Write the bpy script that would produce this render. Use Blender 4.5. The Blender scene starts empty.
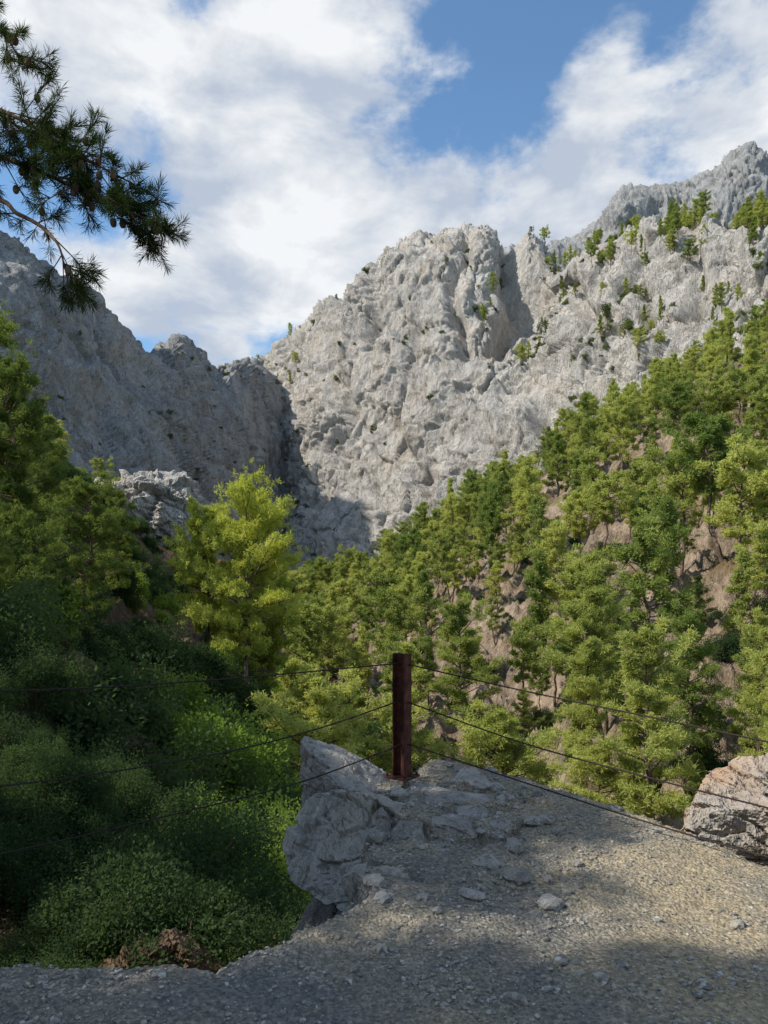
import bpy, math, random, bmesh
import numpy as np
from mathutils import Vector, Matrix
from mathutils.bvhtree import BVHTree
rng=np.random.default_rng(7); random.seed(7)
F=739.0; HY=578.0; EYE=1.6
S=bpy.context.scene
def W(px,py,D):
    return np.array([(px-384)/F*D, D, EYE+(HY-py)/F*D])
def topx(P):
    D=np.maximum(P[:,1],0.1)
    return 384+F*P[:,0]/D, HY-F*(P[:,2]-EYE)/D
# ---------- noise ----------
perm=rng.permutation(256); G=rng.normal(size=(256,3)); G/=np.linalg.norm(G,axis=1)[:,None]; RP=rng.random((256,3)); RV=rng.random(256)
def hsh(i,j,k): return perm[(perm[(perm[i&255]+j)&255]+k)&255]
def perlin(P):
    Pi=np.floor(P).astype(int); f=P-Pi; u=f*f*f*(f*(f*6-15)+10)
    r=0
    for a in (0,1):
        for b in (0,1):
            for c in (0,1):
                g=G[hsh(Pi[:,0]+a,Pi[:,1]+b,Pi[:,2]+c)]
                d=(g*(f-np.array([a,b,c]))).sum(1)
                w=(u[:,0] if a else 1-u[:,0])*(u[:,1] if b else 1-u[:,1])*(u[:,2] if c else 1-u[:,2])
                r=r+w*d
    return r
def fbm(P,o=4,g=.5):
    r=0;a=1
    for i in range(o): r=r+a*perlin(P+i*17.3); P=P*2.03; a*=g
    return r
def ridged(P,o=4,g=.5):
    r=0;a=1
    for i in range(o): r=r+a*(1-2*np.abs(perlin(P+i*11.7))*1.6); P=P*2.07; a*=g
    return r-1
def worley(P):
    Pi=np.floor(P).astype(int); f1=np.full(len(P),9.); f2=f1.copy(); idv=np.zeros(len(P))
    for a in (-1,0,1):
        for b in (-1,0,1):
            for c in (-1,0,1):
                h=hsh(Pi[:,0]+a,Pi[:,1]+b,Pi[:,2]+c)
                d=np.linalg.norm(Pi+np.array([a,b,c])+RP[h]-P,axis=1)
                m=d<f1
                f2=np.where(m,f1,np.minimum(f2,d)); idv=np.where(m,RV[h],idv); f1=np.where(m,d,f1)
    return f1,f2,idv
# ---------- mesh helpers ----------
def mesh_arr(name,V,Fc,mats=None,midx=None,smooth=True):
    me=bpy.data.meshes.new(name)
    if not isinstance(Fc,list): Fc=[Fc]
    nl=sum(f.size for f in Fc); npoly=sum(len(f) for f in Fc)
    me.vertices.add(len(V)); me.vertices.foreach_set('co',np.asarray(V,dtype=np.float32).ravel())
    me.loops.add(nl); me.loops.foreach_set('vertex_index',np.concatenate([f.ravel() for f in Fc]).astype(np.int32))
    me.polygons.add(npoly)
    tot=np.concatenate([np.full(len(f),f.shape[1]) for f in Fc]); st=np.concatenate([[0],np.cumsum(tot)[:-1]])
    me.polygons.foreach_set('loop_start',st.astype(np.int32)); me.polygons.foreach_set('loop_total',tot.astype(np.int32))
    if midx is not None: me.polygons.foreach_set('material_index',midx.astype(np.int32))
    me.polygons.foreach_set('use_smooth',np.full(npoly,smooth))
    for m in (mats or []): me.materials.append(m)
    me.update(calc_edges=True)
    return me
def obj(name,me,parent=None,loc=(0,0,0)):
    o=bpy.data.objects.new(name,me); S.collection.objects.link(o); o.location=loc
    if parent: o.parent=parent
    return o
def empty(name,loc=(0,0,0)):
    o=bpy.data.objects.new(name,None); S.collection.objects.link(o); o.location=loc; return o
def nrm(a): return a/np.maximum(np.linalg.norm(a,axis=-1,keepdims=True),1e-9)
# ---------- material helpers ----------
class NT:
    def __init__(s,name):
        s.m=bpy.data.materials.new(name); s.m.use_nodes=True; s.t=s.m.node_tree; s.t.nodes.clear()
        s.out=s.n('ShaderNodeOutputMaterial')
    def n(s,t,**k):
        nd=s.t.nodes.new(t)
        for a,b in k.items(): setattr(nd,a,b)
        return nd
    def l(s,a,b): s.t.links.new(a,b)
    def noise(s,vec,scale,detail=4,rough=.55,dist=0):
        n=s.n('ShaderNodeTexNoise'); n.inputs['Scale'].default_value=scale; n.inputs['Detail'].default_value=detail
        n.inputs['Roughness'].default_value=rough; n.inputs['Distortion'].default_value=dist
        if vec is not None: s.l(vec,n.inputs['Vector'])
        return n.outputs['Fac']
    def vor(s,vec,scale,feat='F1',out='Distance'):
        n=s.n('ShaderNodeTexVoronoi'); n.feature=feat; n.inputs['Scale'].default_value=scale
        if vec is not None: s.l(vec,n.inputs['Vector'])
        return n.outputs[out]
    def ramp(s,fac,stops):
        n=s.n('ShaderNodeValToRGB'); e=n.color_ramp.elements
        while len(e)<len(stops): e.new(.5)
        for i,(p,c) in enumerate(stops):
            e[i].position=p; e[i].color=(*c,1) if len(c)==3 else c
        s.l(fac,n.inputs[0]); return n.outputs[0]
    def mix(s,fac,a,b,mode='MIX'):
        n=s.n('ShaderNodeMix'); n.data_type='RGBA'; n.blend_type=mode
        for v,i in ((fac,0),(a,6),(b,7)):
            if hasattr(v,'links'): s.l(v,n.inputs[i])
            elif i==0: n.inputs[0].default_value=v
            else: n.inputs[i].default_value=(*v,1)
        return n.outputs[2]
    def math(s,op,a,b=0,c=None):
        n=s.n('ShaderNodeMath'); n.operation=op
        for v,i in ((a,0),(b,1),(c,2)):
            if v is None: continue
            if hasattr(v,'links'): s.l(v,n.inputs[i])
            else: n.inputs[i].default_value=v
        return n.outputs[0]
    def bump(s,h,dist,strength=1,prev=None):
        n=s.n('ShaderNodeBump'); n.inputs['Distance'].default_value=dist; n.inputs['Strength'].default_value=strength
        s.l(h,n.inputs['Height'])
        if prev: s.l(prev,n.inputs['Normal'])
        return n.outputs[0]
    def bsdf(s,col,rough=.9,normal=None,metal=0,spec=.3):
        n=s.n('ShaderNodeBsdfPrincipled')
        if hasattr(col,'links'): s.l(col,n.inputs['Base Color'])
        else: n.inputs['Base Color'].default_value=(*col,1)
        n.inputs['Roughness'].default_value=rough; n.inputs['Metallic'].default_value=metal
        n.inputs['Specular IOR Level'].default_value=spec
        if normal: s.l(normal,n.inputs['Normal'])
        s.l(n.outputs[0],s.out.inputs[0]); return n
    def diff(s,col,normal=None):
        n=s.n('ShaderNodeBsdfDiffuse'); s.l(col,n.inputs[0])
        if normal: s.l(normal,n.inputs['Normal'])
        s.l(n.outputs[0],s.out.inputs[0])
    def geo(s): return s.n('ShaderNodeNewGeometry').outputs['Position']
    def scale(s,v,sc,rot=(0,0,0)):
        n=s.n('ShaderNodeMapping'); n.inputs['Scale'].default_value=sc; n.inputs['Rotation'].default_value=rot; s.l(v,n.inputs[0]); return n.outputs[0]

def rock_mat(name,dark,light,stain,sc=1.0,stain_amt=.5,bd=1.0,crev=(.45,.44,.41)):
    t=NT(name); p=t.geo()
    pv=t.scale(p,(1,1,.36),(.30,.22,0))
    a=t.noise(p,.03*sc,3,.65); b=t.noise(pv,.22*sc,5,.72,.8)
    f=t.math('ADD',t.math('MULTIPLY',a,.42),t.math('MULTIPLY',b,.58))
    c=t.ramp(f,[(.36,dark),(.47,tuple((x+y)/2 for x,y in zip(dark,light))),(.56,light)])
    st=t.ramp(t.noise(p,.06*sc,3,.6),[(.5,(0,0,0)),(.68,(stain_amt,)*3)])
    c=t.mix(st,c,stain)
    s1=t.noise(pv,1.1*sc,4,.78)
    sp=t.ramp(s1,[(.36,crev),(.45,(1,1,1))])
    c=t.mix(.9,c,sp,'MULTIPLY')
    h=t.math('ADD',t.math('MULTIPLY',b,1.25),t.math('MULTIPLY',s1,.45))
    t.diff(c,t.bump(h,bd,1.0))
    return t.m
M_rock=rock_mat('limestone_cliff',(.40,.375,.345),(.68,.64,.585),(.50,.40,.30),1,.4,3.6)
M_rockL=rock_mat('limestone_shaded',(.29,.29,.29),(.50,.50,.49),(.36,.31,.27),1,.3,3.8)  # darker, greyer copy of the cliff limestone; shade and haze tinted into colour
M_slope=rock_mat('slope_soil',(.09,.07,.045),(.45,.35,.26),(.17,.12,.06),3,.8,.8)
M_soil=rock_mat('gorge_soil',(.06,.042,.028),(.21,.145,.10),(.22,.11,.07),6,.6,.3)
M_boulder=rock_mat('boulder_stone',(.19,.18,.165),(.46,.435,.39),(.32,.26,.19),16,.5,.08)
M_pale=rock_mat('pale_stone',(.28,.25,.22),(.52,.48,.42),(.45,.28,.16),6,.65,.18)
def gravel_mat():
    t=NT('gravel_ground'); p=t.geo()
    n1=t.noise(p,1.1,4,.6); n2=t.noise(p,40,4,.75); v=t.vor(p,75,'F1','Color')
    sx=t.n('ShaderNodeSeparateXYZ'); t.l(p,sx.inputs[0])
    warm=t.math('MULTIPLY_ADD',sx.outputs[0],.08,n1)
    big=t.ramp(warm,[(.38,(.20,.195,.18)),(.54,(.29,.26,.205)),(.70,(.40,.33,.22))])
    sep=t.n('ShaderNodeSeparateColor'); t.l(v,sep.inputs[0])
    st=t.ramp(sep.outputs[0],[(0,(.6,.6,.61)),(.6,(1,1,1)),(1,(1.45,1.43,1.38))])
    c=t.mix(.75,big,st,'MULTIPLY')
    c=t.mix(.7,c,t.ramp(n2,[(.35,(.5,.5,.5)),(.6,(1.15,1.15,1.15))]),'MULTIPLY')
    h=t.math('ADD',t.math('MULTIPLY',t.vor(p,55),-.8),n2)
    t.diff(c,t.bump(h,.016,1.0)); return t.m
M_gravel=gravel_mat()
def pebble_mat():
    t=NT('pebble'); p=t.geo()
    v=t.vor(p,60,'F1','Color'); sep=t.n('ShaderNodeSeparateColor'); t.l(v,sep.inputs[0])
    c=t.ramp(sep.outputs[0],[(0,(.14,.135,.13)),(.5,(.26,.245,.215)),(.85,(.36,.33,.265)),(1,(.47,.45,.42))])
    t.diff(c); return t.m
M_peb=pebble_mat()
def leaf_mat(name,c1,c2,trans,mixt=.4,nsc=.8):
    t=NT(name)
    oi=t.n('ShaderNodeObjectInfo'); tc=t.n('ShaderNodeTexCoord')
    n=t.noise(tc.outputs['Object'],nsc,2,.6)
    f=t.math('ADD',t.math('MULTIPLY',n,.9),t.math('MULTIPLY',oi.outputs['Random'],.6))
    c=t.ramp(f,[(.35,c1),(1.0,c2)])
    d=t.n('ShaderNodeBsdfDiffuse'); t.l(c,d.inputs[0])
    tr=t.n('ShaderNodeBsdfTranslucent'); t.l(t.mix(1.0,c,trans,'MULTIPLY'),tr.inputs[0])
    m=t.n('ShaderNodeMixShader'); m.inputs[0].default_value=mixt; t.l(d.outputs[0],m.inputs[1]); t.l(tr.outputs[0],m.inputs[2])
    t.l(m.outputs[0],t.out.inputs[0]); return t.m
M_needle=leaf_mat('pine_needles',(.13,.20,.055),(.46,.48,.15),(1.4,1.4,.9),mixt=.45)
M_needleM=leaf_mat('pine_needles_mid',(.08,.13,.04),(.24,.29,.075),(1.3,1.3,.8))
M_needleB=leaf_mat('pine_needles_bright',(.22,.28,.05),(.52,.54,.13),(1.4,1.4,.8),mixt=.45)
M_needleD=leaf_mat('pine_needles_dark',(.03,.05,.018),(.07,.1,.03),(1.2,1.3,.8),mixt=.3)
M_leafD=leaf_mat('shrub_leaves',(.035,.065,.03),(.09,.13,.055),(1.4,1.5,.8))
M_leafB=leaf_mat('shrub_leaves_light',(.10,.16,.035),(.26,.34,.07),(1.4,1.5,.8))
M_scrub=leaf_mat('scrub_leaves',(.06,.09,.035),(.17,.20,.07),(1.2,1.2,.8),mixt=.25)
def bark():
    t=NT('bark'); p=t.n('ShaderNodeTexCoord').outputs['Object']
    n=t.noise(t.scale(p,(1,1,.25)),9,3,.7)
    t.diff(t.ramp(n,[(.35,(.07,.05,.04)),(.65,(.24,.18,.14))]),t.bump(n,.05)); return t.m
M_bark=bark()
# ---------- lofts ----------
def cr(A,x,axis):
    n=A.shape[axis]; i=np.clip(np.floor(x).astype(int),0,n-2); f=x-i
    g=lambda k: np.take(A,np.clip(k,0,n-1),axis=axis)
    sh=[1]*A.ndim; sh[axis]=len(x); f=f.reshape(sh)
    p0,p1,p2,p3=g(i-1),g(i),g(i+1),g(i+2)
    return .5*((2*p1)+(p2-p0)*f+(2*p0-5*p1+4*p2-p3)*f*f+(3*p1-p0-3*p2+p3)*f**3)
def loft(cols,nc,nr,disp,back=None):
    px=np.array([c[0] for c in cols],float)
    rows=[]
    for c in cols:
        r=list(c[1])
        if back: y,D=r[-1]; r+= [(y+back[0],D*back[1]),(y+back[0]*3,D*back[1]*1.3)]
        rows.append(r)
    A=np.array(rows,float)
    A[:,:,1]=np.log(A[:,:,1])
    A=np.concatenate([np.broadcast_to(px[:,None,None],A.shape[:2]+(1,)),A],2)
    xs=np.linspace(px[0],px[-1],nc); xi=np.interp(xs,px,np.arange(len(px)))
    nrw=A.shape[1]; seg=np.hypot(np.abs(np.diff(A[:,:,1],axis=1)).mean(0),np.abs(np.diff(A[:,:,2],axis=1)).mean(0)*120)
    if back: seg[-2:]*=.25
    cum=np.concatenate([[0],np.cumsum(seg)]); yi=np.interp(np.linspace(0,cum[-1],nr),cum,np.arange(nrw))
    B=cr(cr(A,xi,0),yi,1)
    D=np.exp(B[:,:,2]); P=np.stack([(B[:,:,0]-384)/F*D,D,EYE+(HY-B[:,:,1])/F*D],2)
    N=nrm(np.cross(np.gradient(P,axis=0),np.gradient(P,axis=1)))
    flat=P.reshape(-1,3); Nf=N.reshape(-1,3)
    V=flat+disp(flat,Nf)
    idx=np.arange(nc*nr).reshape(nc,nr)
    Q=np.stack([idx[:-1,:-1],idx[1:,:-1],idx[1:,1:],idx[:-1,1:]],2).reshape(-1,4)
    return V,Q
def seg_d(px,py,pts):
    dm=np.full(len(px),1e9); P=np.stack([px,py],1)
    for a,b in zip(pts[:-1],pts[1:]):
        a=np.array(a,float);b=np.array(b,float);ab=b-a; t=np.clip(((P-a)@ab)/(ab@ab),0,1); dm=np.minimum(dm,np.linalg.norm(P-a-t[:,None]*ab,axis=1))
    return dm
def crag(amp=1.,big=1.,gul=()):
    def d(P,N):
        w=np.stack([perlin(P/30+k*9.1) for k in range(3)],1)*12+np.stack([perlin(P/9+k*5.1) for k in range(3)],1)*3.5
        Q=P+w
        R=np.stack([Q[:,0]*.8+Q[:,2]*.6,Q[:,1],(Q[:,2]*.8-Q[:,0]*.6)*.42],1)
        V=Q*np.array([1,1,.27])
        r=big*16*ridged(P/np.array([110,110,170.]),2)
        px,py=topx(P+w*.6)
        for pts,wd,dp in gul: r-=dp*np.exp(-(seg_d(px,py,pts)/wd)**2)
        m=np.clip(.65+1.5*perlin(P/np.array([45,45,60.])),.38,1.15)
        r+=5.0*ridged(V/32,3,.5)
        f1,f2,iv=worley(R/15); r+=4.0*(iv-.5)+1.6*np.minimum((f2-f1)*7,1)
        f1,f2,iv=worley(V/7+5); r+=m*(3.0*(iv-.5)+1.4*np.minimum((f2-f1)*6,1))
        f1,f2,iv=worley(R/3.2+5); r+=m*(1.5*(iv-.5)+.6*np.minimum((f2-f1)*6,1))
        st=(Q[:,2]*.75+Q[:,0]*.5)/10+perlin(P/40)*1.5; r+=2.0*((st%1)**2)
        r+=m*1.6*ridged(V/6,3,.6)
        return (r*amp)[:,None]*N
    return d
massif=[
(200,[(660,560),(540,570),(450,580),(390,620)]),
(230,[(640,520),(520,540),(430,560),(374,600)]),
(262,[(640,450),(540,480),(440,525),(364,570)]),
(300,[(640,380),(520,420),(420,470),(336,540)]),
(320,[(640,365),(510,405),(410,450),(310,525)]),
(350,[(640,350),(500,390),(390,430),(282,500)]),
(400,[(640,330),(480,370),(350,410),(247,480)]),
(470,[(620,300),(450,340),(330,390),(232,450)]),
(535,[(590,265),(450,305),(340,375),(248,450)]),
(570,[(580,245),(440,285),(335,330),(260,380)]),
(620,[(560,220),(420,260),(315,300),(244,345)]),
(700,[(520,190),(400,220),(295,260),(230,300)]),
(768,[(500,170),(380,200),(285,240),(222,280)]),
(900,[(480,150),(340,180),(240,220),(185,260)]),
(1150,[(440,130),(300,160),(180,200),(100,250)])]
gul=[([(505,225),(522,290),(500,345)],9,22),([(552,245),(590,330),(540,420)],9,16),([(350,275),(330,340),(345,420),(310,500)],9,14),([(420,330),(400,420),(425,500)],8,9),([(640,250),(650,320)],8,10),([(465,240),(450,290),(470,360)],6,10),([(385,270),(372,350)],6,9),([(600,270),(570,380)],7,8),([(700,250),(690,310)],7,8)]
V,Q=loft(massif,960,560,crag(.9,.7,gul),back=(60,1.25)); mV,mQ=V,Q
obj('rocky_mountain',mesh_arr('rocky_mountain',V,Q,[M_rock]))
leftr=[
(-900,[(500,200),(0,240),(-520,300)]),  # off-frame columns raised so the unseen ridge casts shade into view
(-500,[(500,200),(50,230),(-330,290)]),
(-250,[(510,200),(230,230),(0,290)]),
(-100,[(520,190),(330,230),(150,300)]),
(0,[(540,200),(370,240),(222,310)]),
(40,[(540,210),(380,260),(246,325)]),
(80,[(550,220),(400,275),(290,345)]),
(140,[(560,250),(440,300),(350,390)]),
(180,[(560,290),(450,340),(342,430)]),
(215,[(560,330),(460,380),(376,460)]),
(255,[(570,380),(480,430),(360,500)]),
(300,[(620,420),(540,460),(420,530)]),
(340,[(680,440),(620,480),(520,560)])]
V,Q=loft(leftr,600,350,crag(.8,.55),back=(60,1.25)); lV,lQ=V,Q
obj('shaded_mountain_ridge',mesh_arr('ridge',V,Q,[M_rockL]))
far=[(480,[(400,600),(300,660),(250,700)]),(560,[(400,600),(310,660),(244,700)]),(600,[(400,600),(310,660),(222,700)]),(625,[(400,600),(300,650),(194,700)]),
(680,[(400,600),(300,650),(182,700)]),(720,[(400,600),(270,640),(166,700)]),(748,[(400,600),(260,640),(150,700)]),(800,[(400,600),(270,640),(168,700)]),(950,[(400,600),(270,640),(120,700)])]
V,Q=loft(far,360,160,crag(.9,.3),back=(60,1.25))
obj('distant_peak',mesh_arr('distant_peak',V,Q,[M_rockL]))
def slopeN(a,b,c):
    def d(P,N):
        r=a*fbm(P/30,3)+b*ridged(P/9,3)-c*ridged(P/2.2,3)
        f1,f2,iv=worley(P/3.5); r+=c*1.3*(iv-.5)*np.clip(perlin(P/14)*4,0,1)
        return (r*np.clip((P[:,1]-3)/14,0.12,1))[:,None]*np.array([0,0,1.])
    return d
right=[
(230,[(1000,25),(800,60),(690,110),(650,170),(610,230)]),
(330,[(1000,25),(800,60),(690,100),(645,150),(600,230)]),
(450,[(1000,28),(800,50),(690,80),(605,120),(540,200)]),
(600,[(1000,28),(820,42),(680,65),(550,100),(448,170)]),
(700,[(1000,26),(825,39),(668,60),(515,97),(385,165)]),
(768,[(1000,25),(830,36),(660,58),(485,95),(360,160)]),
(950,[(1000,20),(850,30),(620,50),(430,85),(300,140)]),
(1250,[(1000,18),(800,26),(560,45),(350,75),(250,120)])]
V,Q=loft(right,420,300,slopeN(3,2.2,.8),back=(10,1.3)); rV,rQ=V,Q
obj('forest_hillside',mesh_arr('forest_hillside',V,Q,[M_slope]))
left=[
(-900,[(1300,2.6),(800,4),(600,7),(480,12),(330,22),(200,40)]),
(-400,[(1250,3.3),(930,6),(720,9),(560,15),(430,28),(300,50)]),
(-150,[(1200,4),(980,7),(790,11),(600,20),(490,40),(380,75)]),
(0,[(1150,5),(980,8),(785,13),(635,24),(530,50),(440,95)]),
(100,[(1150,5.2),(1000,8),(840,13),(685,27),(580,60),(500,120)]),
(200,[(1150,5.4),(1010,8.5),(900,14),(750,32),(640,70),(550,150)]),
(300,[(1200,5.6),(1030,9),(920,17),(790,40),(690,85),(610,180)]),
(380,[(1250,5.8),(1060,9),(940,18),(810,45),(710,90),(640,190)]),
(500,[(1300,6),(1100,9.5),(980,19),(870,47),(770,90),(660,190)])]
V,Q=loft(left,420,340,slopeN(2.5,1.3,.5),back=(15,1.4)); gV,gQ=V,Q
obj('gorge_hillside',mesh_arr('gorge_hillside',V,Q,[M_soil]))
# ---------- path ledge ----------
edge=np.array([(-30,14),(-14,8),(-8,5.2),(-4.6,3.9),(-2.6,3.25),(-1.55,2.98),(-.69,3.03),(-.43,3.22),(-.25,3.45),(-.1,3.75),(-.06,4.3),(-.1,5.0),(0.0,5.9),(.45,6.35),(.87,6.05),(1.33,5.5),(1.59,4.95),(1.84,4.55),(2.1,4.05),(2.9,3.5),(4.5,3.2),(8,2.5),(30,-2),(30,-40),(-30,-40)])
def sdf(x,y):
    P=np.stack([x,y],1); dm=np.full(len(P),1e9); ins=np.zeros(len(P),bool)
    for i in range(len(edge)):
        a=edge[i]; b=edge[(i+1)%len(edge)]; ab=b-a
        t=np.clip(((P-a)@ab)/(ab@ab),0,1); dm=np.minimum(dm,np.linalg.norm(P-a-t[:,None]*ab,axis=1))
        c=((a[1]>y)!=(b[1]>y)); xx=(b[0]-a[0])*(y-a[1])/((b[1]-a[1]) if b[1]!=a[1] else 1e-9)+a[0]
        ins^=c&(x<xx)
    return np.where(ins,-dm,dm)
def pathz(x,y,fine=True):
    P=np.stack([x,y,np.zeros_like(x)],1)
    d=sdf(x,y)+.10*perlin(P/.35)+.05*perlin(P/.12)
    z=.06*fbm(P/1.1,3)+.022*fbm(P/.2,3)
    z+=.04*np.exp(-(np.minimum(d,0)+.1)**2/.18)*np.clip(x*1.0,0,1)
    f1,f2,iv=worley(P/.28+3.3); k=np.clip(1-np.hypot(x-.2,y-4.8)/1.2,0,1); z+=.16*k*(iv-.45)+.03*k*np.minimum((f2-f1)*6,1)
    out=np.maximum(d,0)
    f1,f2,iv=worley(P/.4+7); z=z-out*1.5*(1+.15*fbm(P/.6,3))-.25*np.minimum(out*6,1)*(.4+iv*.8)
    z+=np.maximum(-y-6,0)*.55+ridged(P/5,3)*.4*np.clip((-y-5)/4,0,1)
    if fine:
        f1,f2,iv=worley(P/.05); z+=.008*(iv-.5)
    return z,d
def sp(a,b,c,n,k):
    u=np.linspace(-1,1,n); s=np.sinh(u*k)/np.sinh(k); return np.where(s<0,c+s*(c-a),c+s*(b-c))
xs=sp(-30,30,.3,600,4.2); ys=sp(-40,16,4.0,600,4.0)
X,Y=np.meshgrid(xs,ys,indexing='ij'); z,_d=pathz(X.ravel(),Y.ravel()); z=np.maximum(z,-14)
idx=np.arange(X.size).reshape(X.shape); Q=np.stack([idx[:-1,:-1],idx[1:,:-1],idx[1:,1:],idx[:-1,1:]],2).reshape(-1,4)
pV=np.stack([X.ravel(),Y.ravel(),z],1)
obj('gravel_path',mesh_arr('gravel_path',pV,Q,[M_gravel]))
bvhs=[BVHTree.FromPolygons(a.tolist(),b.tolist()) for a,b in ((rV,rQ),(gV,gQ))]
def gz(x,y):
    z=-1e9
    for b in bvhs:
        h=b.ray_cast(Vector((x,y,900)),Vector((0,0,-1)))
        if h[0] is not None: z=max(z,h[0].z)
    if abs(x)<28 and -30<y<12: z=max(z,float(pathz(np.array([x]),np.array([y]))[0][0]))
    return z if z>-1e8 else -5
# ---------- plants ----------
def cards(C,D,L,Wd):
    n=len(C); s=nrm(np.cross(D,rng.normal(size=(n,3)))); L=np.broadcast_to(L,(n,))[:,None]; Wd=np.broadcast_to(Wd,(n,))[:,None]
    V=np.stack([C,C+D*L*.5+s*Wd*.5,C+D*L,C+D*L*.5-s*Wd*.5],1).reshape(-1,3)
    return V,np.arange(4*n).reshape(n,4)
def tube(pts,rad,k=6):
    pts=np.array(pts,float); rad=np.array(rad); T=nrm(np.gradient(pts,axis=0)); ref=np.array([.31,.95,.1])
    A=nrm(np.cross(T,ref)); B=np.cross(T,A); th=np.arange(k)/k*2*np.pi
    V=(pts[:,None]+rad[:,None,None]*(A[:,None]*np.cos(th)[None,:,None]+B[:,None]*np.sin(th)[None,:,None])).reshape(-1,3)
    i=np.arange((len(pts)-1)*k); r=i//k; c=i%k
    return V,np.stack([r*k+c,r*k+(c+1)%k,(r+1)*k+(c+1)%k,(r+1)*k+c],1)
def combine(parts):
    Vs=[];Fs=[];mi=[];o=0
    for V,Fc,m in parts:
        Vs.append(V);Fs.append(Fc+o);mi.append(np.full(len(Fc),m));o+=len(V)
    return np.concatenate(Vs),np.concatenate(Fs),np.concatenate(mi)
def pine(seed,h,R,cs,nb,nt,nn,nl,nw,mat=None,shape=.75,trunkr=.16,lean=.04,clump=.24):
    r=np.random.default_rng(seed); parts=[]
    k=9; zt=np.linspace(0,1,k); bend=r.normal(size=2)*lean*h
    tr=np.stack([bend[0]*np.sin(zt*2.5)+r.normal(size=k)*.012*h,bend[1]*np.sin(zt*2)+r.normal(size=k)*.012*h,zt*h-0.4*(zt==0)],1)
    parts.append((*tube(tr,trunkr*h/10*(1-zt*.9),7),0))
    TC=[];TD=[]; lobaz=r.uniform(0,6.28,3)
    for i in range(nb):
        f=cs+(1-cs)*((i+r.random())/nb)**.9; f=min(f,.99)
        g=(f-cs)/(1-cs)
        prof=min(1,.5+g*1.7)*(1-g**1.4)**shape+.06
        az=i*2.399+r.normal()*.5; el=math.radians(r.uniform(-5,22)+30*g)
        lob=.8+.3*math.sin(az*2+lobaz[0]+g*4)+.2*math.sin(az*3+lobaz[1]-g*7)
        L=R*prof*r.uniform(.6,1.1)*lob
        if r.random()<.18: L*=.45
        b=np.array([np.interp(f,zt,tr[:,j]) for j in range(3)])
        d=np.array([math.cos(az)*math.cos(el),math.sin(az)*math.cos(el),math.sin(el)])
        lat=nrm(np.cross(d,[0,0,1.])); s=np.linspace(0,1,5)[:,None]
        sag=r.uniform(-.15,.18)
        P=b+d*L*s+np.array([0,0,1.])*(sag*L*s**2)+lat*(r.normal()*.12*L*s**2)
        parts.append((*tube(P,.035*h/10*(1-np.linspace(0,1,5)*.85)*(.4+prof),4),0))
        n=max(3,int(nt*(.35+prof)))
        t=r.uniform(.25,1.0,n)**.7
        kk=max(3,n//4); tw=r.normal(size=kk); tt=r.uniform(.3,1,kk); wi=r.integers(0,kk,n)
        t=.45*t+.55*tt[wi]
        c=b+d*L*t[:,None]+np.array([0,0,1.])*(sag*L*t**2)[:,None]+lat*((tw[wi]*.75+.5*r.normal(size=n))*clump*L*(1.25-t))[:,None]+np.array([0,0,1.])*(np.abs(r.normal(size=n))*.07*L+.02)[:,None]
        TC.append(c); TD.append(nrm(d*.5+np.array([0,0,.8])+r.normal(size=(n,3))*.35))
    TC=np.concatenate(TC);TD=np.concatenate(TD)
    C=np.repeat(TC,nn,0)+r.normal(size=(len(TC)*nn,3))*nl*.33; D=nrm(np.repeat(TD,nn,0)*.6+r.normal(size=(len(C),3))*.75)
    V,Q=cards(C,D,nl*r.uniform(.6,1.1,len(C)),nw); parts.append((V,Q,1))
    V,Q,mi=combine(parts)
    return mesh_arr('pine',V,Q,[M_bark,mat or M_needle],mi,smooth=False)
def bush(seed,nl,ls,mat,lob=14,flat=.8):
    r=np.random.default_rng(seed); parts=[]
    dirs=nrm(r.normal(size=(lob,3))*np.array([1,1,.8])+np.array([0,0,.35])); rad=r.uniform(.18,.42,lob); cen=dirs*r.uniform(.35,.95,lob)[:,None]*np.array([1,1,flat])+np.array([0,0,.45])
    for c in cen:
        P=np.linspace(0,1,5)[:,None]*c+r.normal(size=(5,3))*.03; P[0]=(0,0,-.25)
        parts.append((*tube(P,np.linspace(.03,.008,5),4),0))
    which=r.integers(0,lob,nl); u=nrm(r.normal(size=(nl,3))); rr=r.random(nl)**.45
    sub=nrm(r.normal(size=(lob*14,3))); si=which*14+r.integers(0,14,nl)
    u=nrm(u*.5+sub[si]*.85)
    C=cen[which]+u*(rad[which]*rr*r.uniform(.9,1.35,nl))[:,None]
    D=nrm(u+r.normal(size=(nl,3))*.8)
    V,Q=cards(C,D,ls*r.uniform(.6,1.3,nl),ls*.55); parts.append((V,Q,1))
    V,Q,mi=combine(parts); return mesh_arr('bush',V,Q,[M_bark,mat],mi,smooth=False)
pinesF=[pine(100+i,10,R,cs,44,17,14,.32,.085,shape=sh) for i,(R,cs,sh) in enumerate([(2.9,.22,.55),(3.5,.3,.42),(2.4,.2,.8),(3.9,.4,.35),(3.2,.28,.6),(2.3,.25,.9),(4.1,.45,.3),(3.0,.5,.35)])]
pinesN=[pine(200+i,10,R,cs,66,28,20,.22,.045,shape=sh,clump=.28) for i,(R,cs,sh) in enumerate([(3.3,.2,.5),(3.7,.3,.4),(2.8,.25,.65)])]
pinesM=[pine(240+i,10,R,cs,72,30,20,.22,.045,shape=sh,clump=.3,mat=M_needleM) for i,(R,cs,sh) in enumerate([(3.4,.12,.5),(3.9,.1,.4),(2.9,.15,.6)])]
pineC=[pine(220+i,10,R,cs,84,34,22,.20,.045,shape=sh,mat=M_needleB,clump=.36,lean=.02) for i,(R,cs,sh) in enumerate([(3.7,.32,.24),(3.2,.28,.30)])]
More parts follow.
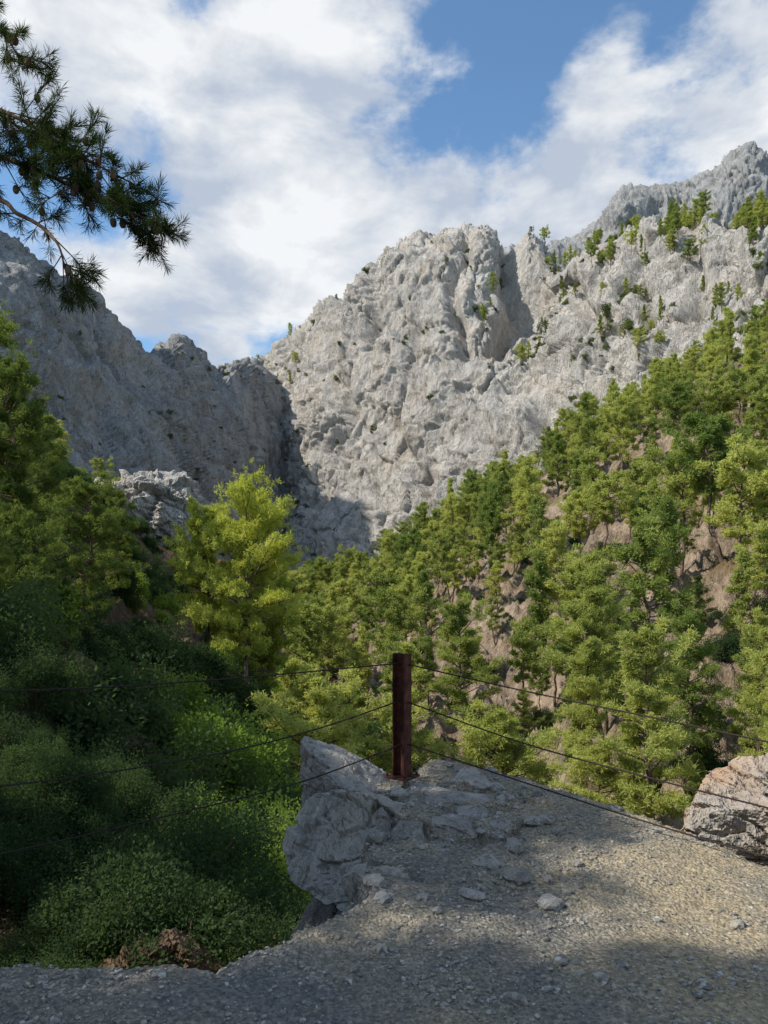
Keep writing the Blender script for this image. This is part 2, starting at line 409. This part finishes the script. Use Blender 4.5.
bushF=[bush(300+i,1500,.16,M_scrub,9) for i in range(3)]
bushM=[bush(320+i,8000,.08,m,16) for i,m in enumerate([M_leafD,M_leafB,M_leafD,M_scrub])]
bushN=[bush(340+i,26000,.042,m,24) for i,m in enumerate([M_leafD,M_leafD,M_leafB])]
def inst(name,me,parent,x,y,z,s,sz=None):
    o=obj(name,me,parent,(x,y,z)); o.scale=(s,s,sz or s); o.rotation_euler=(random.uniform(-.07,.07),random.uniform(-.07,.07),random.uniform(0,6.28)); return o
def sample(V,Q,n,dens):
    a,b,c,d=(V[Q[:,i]] for i in range(4)); cen=(a+b+c+d)/4; nn=np.cross(c-a,d-b); ar=np.linalg.norm(nn,axis=1)/2; nz=np.abs(nn[:,2])/(2*ar+1e-9)
    px,py=topx(cen); w=dens(px,py,cen,nz)*ar*nz; w=np.clip(w,0,None); w/=w.sum()
    i=rng.choice(len(Q),n,p=w); u=rng.random((n,1)); v=rng.random((n,1))
    return (a[i]*(1-u)+b[i]*u)*(1-v)+(d[i]*(1-u)+c[i]*u)*v
forest=empty('pine_forest')
def dR(px,py,c,nz):
    w=np.where((px>280)&(px<980)&(py<920),1.,0.)
    w*=np.clip(.75+fbm(c/16,2)*2.1,.04,2)*(80/np.clip(c[:,1],40,200))**.7
    w*=np.where(np.hypot((px-475)/42,(py-680)/80)<1,.06,1)
    return w*np.where(c[:,1]>34,1,0)
P=sample(rV,rQ,1800,dR); kept=[]
for p in P:
    if all((p[0]-q[0])**2+(p[1]-q[1])**2>(q[3]*3.0)**2 for q in kept):
        s=random.choice([random.uniform(.45,.8),random.uniform(.8,1.2),random.uniform(1.0,1.5)])*(.85 if p[1]<60 else 1)
        kept.append((*p,max(s,.75)))
        inst('forest_pine',random.choice(pinesN if p[1]<60 else pinesF),forest,p[0],p[1],p[2]-.2,s*random.uniform(.9,1.25),s)
print('forest',len(kept))
under=empty('hillside_undergrowth')
for p in sample(rV,rQ,560,lambda px,py,c,nz:np.where((px>280)&(px<950)&(c[:,1]>30),np.clip(.4+fbm(c/12,2)*2,.05,2)*(80/np.clip(c[:,1],40,200)),0)):
    s=random.uniform(.6,1.9); inst('undergrowth_shrub',random.choice(bushM),under,p[0],p[1],p[2],s)
scrub=empty('mountain_scrub')
def dM(px,py,c,nz):
    w=np.where((px>200)&(px<900)&(py<600),1.,0)*np.clip(fbm(c/45,3)*2.4+.25,0.03,2)*np.clip((nz-.3)*4,0.0,1)
    return w*(1+3*np.clip((px-500)/200,0,1))
for p in sample(mV,mQ,2200,dM):
    s=random.uniform(.6,2.2)*(1.8 if random.random()<.12 else 1); inst('scrub_bush',random.choice(bushF),scrub,p[0],p[1],p[2]-.3,s,s*random.uniform(.8,1.3))
for p in sample(lV,lQ,320,lambda px,py,c,nz:np.where((px>-50)&(px<290),np.clip((nz-.35)*4,0,1),0)):
    s=random.uniform(.6,2.0); inst('scrub_bush',random.choice(bushF),scrub,p[0],p[1],p[2]-.3,s)
ridgep=empty('ridge_pines')
def dS(px,py,c,nz):
    g=lambda cx,cy,r,w: w*np.exp(-(((px-cx)**2+(py-cy)**2)/r**2))
    return g(580,268,26,4)+g(618,248,22,5)+g(690,232,28,7)+g(752,226,24,9)+g(492,305,15,6)+g(275,374,18,6)+g(720,330,55,3)+g(480,325,11,5)+g(650,350,45,3)+g(535,365,12,1)
for p in sample(mV,mQ,330,lambda *a:dS(*a)):
    s=random.uniform(.45,1.3); inst('ridge_pine',random.choice(pinesF),ridgep,p[0],p[1],p[2]-.5,s*1.1,s)
for px,D,h,v in [(20,31,10.0,0),(72,36,8.0,1),(-50,28,12,2),(-20,45,13,1),(45,60,11,0),(-110,26,11,0),(10,24,6,1),(60,27,4,2),(108,50,8,2),(-15,22,5.5,0),(35,40,11,2)]:
    x=(px-384)/F*D; z=gz(x,D); inst('pine_tree',pinesM[v],None,x,D,z-.3,h/10*1.0,h/10)
for px,D,h,v in [(243,47,14.2,0),(206,50,11.5,1),(268,51,11,1)]:
    x=(px-384)/F*D; z=gz(x,D); inst('pine_tree',pineC[v],None,x,D,z-.3,h/10*.82,h/10)
gorge=empty('gorge_pines')
for p in sample(gV,gQ,60,lambda px,py,c,nz:np.where(((px>-150)&(px<80)|(px>280)&(px<380))&(c[:,1]>60),1.,.08*((c[:,1]>70)&(px<380)&(px>-150)))):
    s=random.uniform(.45,.9); inst('gorge_pine',random.choice(pinesF),gorge,p[0],p[1],p[2]-.3,s*1.0,s)
shr=empty('gorge_shrubbery')
for p in sample(gV,gQ,450,lambda px,py,c,nz:np.where((px>-120)&(px<420)&(c[:,1]>18)&(c[:,1]<150),(30/np.clip(c[:,1],18,200))**1.0*np.clip(.9+fbm(c/8,2)*1.5,.05,2)*np.where(np.hypot((px-100)/75,(py-705)/30)<1,.03,1),0)):
    s=random.uniform(.7,2.3); inst('gorge_shrub',random.choice(bushM[:3]+bushM[:1]),shr,p[0],p[1],p[2],s)
for p in sample(gV,gQ,50,lambda px,py,c,nz:np.where((px>-150)&(px<360)&(c[:,1]>8.5)&(c[:,1]<19),1.,0)*np.where((px<50)&(py<830)&(py>760),.3,1)):
    s=random.uniform(.5,1.3); inst('gorge_shrub',random.choice(bushN[:2]),shr,p[0],p[1],p[2]-.1,s)
for px,D,s,v in [(160,9,1.4,0),(200,10,1.7,1),(95,8.5,.8,0),(280,12,1.4,2),(340,15,1.2,2),(50,7.2,.6,1),(120,6.6,.45,2),(250,8.5,.8,0),(170,13,2.0,1),(230,17,1.6,2),(270,15,1.6,2)]:
    x=(px-384)/F*D; z=gz(x,D); inst('broadleaf_shrub',bushN[v],None,x,D,z-.1,s)
# ---------- rocks ----------
def rock(seed,dims,npl=18,sub=5,na=.03,cut=(.45,.8)):
    bm=bmesh.new(); bmesh.ops.create_icosphere(bm,subdivisions=sub,radius=1); V=np.array([v.co[:] for v in bm.verts]); Fc=np.array([[v.index for v in f.verts] for f in bm.faces]); bm.free()
    r=np.random.default_rng(seed)
    for i in range(npl):
        n=nrm(r.normal(size=3)); d=r.uniform(*cut); k=V@n; V=V-np.where(k>d,k-d,0)[:,None]*n
    V*=np.array(dims)*1.25; sc=max(dims)
    N=nrm(V); o=seed*3.7; Vw=V+.12*sc*np.stack([perlin(V/sc*2.5+k*7.7+o) for k in range(3)],1); Vs=Vw@np.array([[.9,0,.43],[0,1,0],[-.43,0,.9]])*np.array([1,1,2.2])
    f1,f2,iv=worley(Vs/sc*2.3+o); g1,g2,ig=worley(Vs/sc*6+o)
    V=V+N*(na*sc*(fbm(V/sc*1.6+o,6,.6)*1.2+2.1*(iv-.5)+1.2*np.minimum((f2-f1)*9,1)+.8*(ig-.5)+.4*np.minimum((g2-g1)*6,1)-.2*ridged(V/sc*6+o,3)))[:,None]
    return V,Fc
def add_rock(name,seed,loc,dims,rot=(0,0,0),mat=None,parent=None,**k):
    V,Fc=rock(seed,dims,**k); o=obj(name,mesh_arr(name,V,Fc,[mat or M_boulder],smooth=False),parent,loc); o.rotation_euler=rot; return o
add_rock('boulder',3,(.05,5.05,-.34),(.74,.9,.43),(math.radians(-6),math.radians(12),.35),sub=7,na=.03)
add_rock('boulder',8,(-.33,5.95,-.14),(.44,.55,.38),(.1,.45,.6),sub=6)
add_rock('boulder',41,(.50,5.25,-.10),(.42,.55,.14),(-.03,.06,.5),sub=6)
add_rock('boulder',12,(.42,4.75,-.05),(.26,.3,.12),(.05,.1,.9))
add_rock('boulder',15,(.08,4.1,-.11),(.24,.3,.17),(.15,.1,.5))
add_rock('boulder',16,(.30,4.35,-.07),(.22,.2,.11),(.1,.15,1.5))
add_rock('boulder',51,(.16,4.55,-.01),(.16,.14,.10),(.1,.3,2.0))
add_rock('boulder',52,(.02,3.75,-.05),(.10,.12,.07),(.1,.3,1.0))
add_rock('boulder',53,(.62,4.95,.01),(.09,.12,.05),(.1,.1,1.4))
add_rock('boulder',17,(.72,5.7,-.07),(.22,.3,.12),(.1,.1,.2))
add_rock('boulder',19,(-.42,3.95,-.78),(.33,.35,.33),(.2,.5,.5),mat=M_pale)
add_rock('rock_outcrop',23,(5.05,8.6,-1.38),(1.3,1.3,1.05),(.1,.2,.5),mat=M_pale,sub=7,na=.045)
add_rock('rock_outcrop',27,tuple(W(150,522,130)),(13,10,8),(0,.25,.3),mat=M_rock,sub=6,na=.09)
add_rock('rock_outcrop',31,tuple(W(165,975,8.2)),(.8,.5,.3),(0,.25,.3),mat=M_soil,sub=5,na=.1)
def stones(name,n,smin,smax,region,mat,seed,sub=1,power=3):
    bm=bmesh.new(); bmesh.ops.create_icosphere(bm,subdivisions=sub,radius=1); B=np.array([v.co[:] for v in bm.verts]); Fc=np.array([[v.index for v in f.verts] for f in bm.faces]); bm.free()
    r=np.random.default_rng(seed); x=r.uniform(region[0],region[1],n*2); y=r.uniform(region[2],region[3],n*2)
    P=np.stack([x,y,0*x],1); keep=(sdf(x,y)<.12)&(r.random(n*2)<np.clip(.45-.12*x+fbm(P/.5,3)*1.3,.05,1)); x=x[keep][:n];y=y[keep][:n]; n=len(x); z,_=pathz(x,y,False)
    s=smin+(smax-smin)*r.random(n)**power
    sc=s[:,None]*r.uniform(.5,1.1,(n,3))*np.array([1,1,.6]); V=B[None]*(1+.25*r.normal(size=(n,len(B),1)).clip(-1.5,1.5)*.5)*sc[:,None]
    a=r.uniform(0,6.28,n); ca,sa=np.cos(a)[:,None],np.sin(a)[:,None]
    V=np.stack([V[:,:,0]*ca-V[:,:,1]*sa,V[:,:,0]*sa+V[:,:,1]*ca,V[:,:,2]],2)+np.stack([x,y,z+s*.15],1)[:,None]
    Fa=(Fc[None]+(np.arange(n)*len(B))[:,None,None]).reshape(-1,3)
    obj(name,mesh_arr(name,V.reshape(-1,3),Fa,[mat],smooth=False))
stones('gravel',40000,.004,.017,(-2.6,3,2.1,6.4),M_peb,5,1,2.2)
stones('loose_stones',700,.012,.055,(-2.4,3,2.4,6.5),M_peb,6,2,4)
stones('rubble',90,.02,.09,(-.2,1.1,3.5,5.9),M_boulder,9,2,2.5)
# ---------- post + cables ----------
def rust():
    t=NT('rusty_steel'); p=t.geo(); n=t.noise(p,14,6,.7)
    t.bsdf(t.ramp(n,[(.35,(.03,.014,.012)),(.55,(.085,.03,.02)),(.7,(.16,.06,.03))]),.8,t.bump(t.noise(p,90,4),.002),metal=.1,spec=.2); return t.m
M_rust=rust()
t=NT('cable_steel'); t.bsdf((.035,.025,.022),.7,metal=.1); M_cab=t.m
def ibeam(h,w,dp,tw,tf):
    o=[(-w/2,-dp/2),(w/2,-dp/2),(w/2,-dp/2+tf),(tw/2,-dp/2+tf),(tw/2,dp/2-tf),(w/2,dp/2-tf),(w/2,dp/2),(-w/2,dp/2),(-w/2,dp/2-tf),(-tw/2,dp/2-tf),(-tw/2,-dp/2+tf),(-w/2,-dp/2+tf)]
    bm=bmesh.new(); b=[bm.verts.new((x,y,0)) for x,y in o]; f=bm.faces.new(b)
    e=bmesh.ops.extrude_face_region(bm,geom=[f]); bmesh.ops.translate(bm,verts=[v for v in e['geom'] if isinstance(v,bmesh.types.BMVert)],vec=(0,0,h))
    bmesh.ops.recalc_face_normals(bm,faces=bm.faces); bmesh.ops.bevel(bm,geom=bm.edges[:],offset=.0015,segments=1,affect='EDGES')
    me=bpy.data.meshes.new('post'); bm.to_mesh(me); bm.free(); me.materials.append(M_rust); return me
def post(x,y,z,h,rot):
    e=empty('fence_post',(x,y,z)); e.rotation_euler=(0,0,rot)
    obj('column',ibeam(h,.10,.11,.008,.009),e,(0,0,.0122))
    bm=bmesh.new(); bmesh.ops.create_cube(bm,size=1); bmesh.ops.scale(bm,vec=(.2,.2,.012),verts=bm.verts); bmesh.ops.bevel(bm,geom=bm.edges[:],offset=.002,segments=1,affect='EDGES')
    for sx in (-1,1):
        for sy in (-1,1):
            bmesh.ops.create_cone(bm,cap_ends=True,segments=6,radius1=.012,radius2=.012,depth=.025,matrix=Matrix.Translation((sx*.08,sy*.08,.018)))
    me=bpy.data.meshes.new('plate'); bm.to_mesh(me); bm.free(); me.materials.append(M_rust); obj('base_plate',me,e,(0,0,.006))
PX,PY=(402-384)/F*5.6,5.6; PZ=1.6-(777-578)/F*5.6
post(PX,PY,PZ,.925,.95)
cb=empty('cable_railing')
def cable(pts,r=.0054):
    a=[W(*p) for p in pts]
    n=240; A=np.array(a); xi=np.linspace(0,len(A)-1,n); C=cr(A,xi,0)
    L=np.concatenate([[0],np.cumsum(np.linalg.norm(np.diff(C,axis=0),axis=1))])
    parts=[]
    for ph in (0,np.pi*2/3,np.pi*4/3):
        off=np.stack([0*L,np.cos(L*70+ph),np.sin(L*70+ph)],1)*r*.55
        parts.append((*tube(C+off,np.full(n,r*.6),4),0))
    V,Q,_=combine(parts); obj('cable',mesh_arr('cable',V,Q,[M_cab]),cb)
for p in ([(402,663,5.6),(200,681,4.95),(0,691,4.3),(-260,690,3.6)],[(402,700,5.6),(310,731,5.25),(200,757,4.85),(0,786,4.2),(-260,800,3.55)],[(402,744,5.6),(310,779,5.25),(200,808,4.85),(0,854,4.2),(-260,905,3.55)],
          [(402,663,5.6),(520,690,5.1),(650,717,4.55),(768,742,4.1),(1000,790,3.4)],[(402,700,5.6),(520,742,5.1),(650,778,4.55),(768,808,4.1),(1000,868,3.4)],[(402,742,5.6),(520,781,5.1),(650,823,4.5),(768,857,4.0),(1000,915,3.3)]):
    cable(p)
for px,D in ((-260,3.57),(1000,3.38)):
    x=(px-384)/F*D; zz=float(pathz(np.array([x]),np.array([D]))[0][0]); post(x,D,zz-.02,W(px,690 if px<0 else 790,D)[2]-zz+.06,.6)
# ---------- overhanging pine and added shade pines out of frame ----------
tx,ty=-6.9,3.3; tz=gz(tx,ty)
near=empty('overhanging_pine_tree')
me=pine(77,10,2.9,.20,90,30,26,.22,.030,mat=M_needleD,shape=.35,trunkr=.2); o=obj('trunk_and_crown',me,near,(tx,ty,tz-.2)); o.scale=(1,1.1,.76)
for x,y,s in ((-9.6,9.6,1.0),(-14.5,17,1.1),(-7.0,.6,.86)):  # unseen pines added to shade the left gorge and lower-left path
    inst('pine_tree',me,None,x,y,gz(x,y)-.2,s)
def branch(seed,pts,subs):
    r=np.random.default_rng(seed); parts=[]; A=np.array([W(*p) for p in pts]); C=cr(A,np.linspace(0,len(A)-1,30),0)
    parts.append((*tube(C,np.linspace(.022,.004,30),6),0)); tc=[];td=[];cones=[]
    for i in range(subs):
        t=r.uniform(.22,1); k=int(t*29); b=C[k]; T=nrm(C[min(k+1,29)]-C[max(k-1,0)])
        d=nrm(T*.6+r.normal(size=3)*np.array([.5,.6,.5])+np.array([0,0,-.05])); L=r.uniform(.15,.5)*(1.15-t*.5)
        s=np.linspace(0,1,6)[:,None]; Pp=b+d*L*s+np.array([0,0,1])*L*.2*s**2*r.uniform(-1.2,1)
        parts.append((*tube(Pp,np.linspace(.005,.002,6),4),0))
        for q in (3,4,5):
            if r.random()<.75: tc.append(Pp[q]); td.append(nrm(Pp[5]-Pp[3]))
        for j in range(2):
            dd=nrm(d+r.normal(size=3)*.6); e=Pp[3]+dd*L*.35; parts.append((*tube(np.array([Pp[3],(Pp[3]+e)/2,e]),np.array([.004,.003,.002]),4),0)); tc.append(e); td.append(dd)
        if r.random()<.35: cones.append(b+d*L*.5+np.array([0,0,-.04]))
    tc=np.array(tc);td=np.array(td); nn=46
    Cc=np.repeat(tc,nn,0)-np.repeat(td,nn,0)*r.uniform(0,.07,(len(tc)*nn,1)); D=nrm(np.repeat(td,nn,0)*.8+r.normal(size=Cc.shape)*.6)
    V,Q=cards(Cc,D,r.uniform(.05,.09,len(Cc)),.0038); parts.append((V,Q,1))
    V,Q,mi=combine(parts)
    obj('branch',mesh_arr('branch',V,Q,[M_bark,M_needleD],mi,smooth=False),near)
    bm=bmesh.new()
    for c in cones: bmesh.ops.create_icosphere(bm,subdivisions=2,radius=.02,matrix=Matrix.Translation(Vector(c))@Matrix.Diagonal((1,1,1.5,1)))
    m=bpy.data.meshes.new('cones'); bm.to_mesh(m); bm.free(); m.materials.append(M_bark); obj('pine_cones',m,near)
branch(1,[(-560,40,5.0),(-150,110,5),(10,160,4.6),(90,195,4.5),(168,228,4.4)],84)
branch(2,[(-560,-40,5.0),(-150,60,5),(0,110,4.7),(70,150,4.6),(135,185,4.5)],74)
branch(3,[(-400,-160,5.0),(-100,-40,5),(-10,20,4.7),(20,60,4.6)],28)
branch(4,[(-500,160,5.0),(-60,190,4.8),(20,215,4.6),(55,240,4.5),(65,270,4.5)],18)
# ---------- sun, sky ----------
sd=Vector((-.70,-.17,.69)).normalized()
el=math.asin(sd.z); az=math.atan2(sd.x,sd.y)
L=bpy.data.lights.new('sun','SUN'); L.energy=5.0; L.angle=math.radians(.5); L.color=(1,.94,.84)
so=bpy.data.objects.new('sun',L); S.collection.objects.link(so); so.rotation_euler=sd.to_track_quat('Z','Y').to_euler()
w=bpy.data.worlds.new('World'); S.world=w; w.use_nodes=True; nt=w.node_tree; nt.nodes.clear()
T=NT.__new__(NT); T.t=nt; T.m=None; T.out=T.n('ShaderNodeOutputWorld')
sky=T.n('ShaderNodeTexSky'); sky.sky_type='NISHITA'; sky.sun_disc=False; sky.sun_elevation=el; sky.sun_rotation=az; sky.air_density=1.0; sky.dust_density=.4; sky.ozone_density=1.5
skc=T.mix(1.0,sky.outputs[0],(.95,1.18,1.26),'MULTIPLY')
dv=T.n('ShaderNodeTexCoord').outputs['Generated']
def blob(px,py,rad,wt):
    c=Vector(((px-384)/F,1,(HY-py)/F)).normalized()
    n=T.n('ShaderNodeVectorMath'); n.operation='DISTANCE'; T.l(dv,n.inputs[0]); n.inputs[1].default_value=c
    mr=T.n('ShaderNodeMapRange'); mr.interpolation_type='SMOOTHSTEP'; T.l(n.outputs['Value'],mr.inputs[0]); mr.inputs[1].default_value=0; mr.inputs[2].default_value=rad; mr.inputs[3].default_value=wt; mr.inputs[4].default_value=0
    return mr.outputs[0]
sv=T.scale(dv,(1,1,1.5))
nz1=T.noise(sv,4.2,9,.59,.1)
vb=T.vor(sv,9,'SMOOTH_F1')
cov=T.math('MULTIPLY_ADD',nz1,1.9,-.45)
cov=T.math('ADD',cov,T.math('MULTIPLY_ADD',vb,-.28,.12))
for b in [(220,90,.38,.34),(340,230,.30,.26),(60,40,.15,.14),(560,190,.20,.36),(650,120,.18,.26),(770,110,.14,.26),(600,40,.06,.16),(720,20,.06,.16),(470,60,.05,.16),(500,75,.14,-.34),(430,10,.12,-.26),(640,40,.2,-.14),(100,320,.2,-.08),(240,340,.15,.14),(185,0,.06,-.2)]:
    cov=T.math('ADD',cov,blob(*b))
cm=T.n('ShaderNodeMapRange'); cm.interpolation_type='SMOOTHSTEP'; T.l(cov,cm.inputs[0]); cm.inputs[1].default_value=.44; cm.inputs[2].default_value=.72
sh=T.noise(T.scale(dv,(1,1,2.0)),6.5,6,.55,.2)
ccol=T.ramp(sh,[(.38,(3.4,3.85,4.6)),(.5,(4.9,5.15,5.5)),(.60,(6.2,6.3,6.4))])
mx=T.mix(T.math('MULTIPLY',cm.outputs[0],.97),skc,ccol)
bg=T.n('ShaderNodeBackground'); bg.inputs[1].default_value=.15; T.l(mx,bg.inputs[0]); T.l(bg.outputs[0],T.out.inputs[0])
# ---------- camera ----------
c=bpy.data.cameras.new('camera'); c.sensor_fit='VERTICAL'; c.sensor_height=36; c.lens=F/1024*36; c.shift_y=(HY-512)/1024; c.clip_start=.05; c.clip_end=6000
co=bpy.data.objects.new('camera',c); S.collection.objects.link(co); co.location=(0,0,EYE); co.rotation_euler=(math.pi/2,0,0); S.camera=co
S.view_settings.view_transform='Standard'; S.view_settings.look='None'; S.view_settings.exposure=0
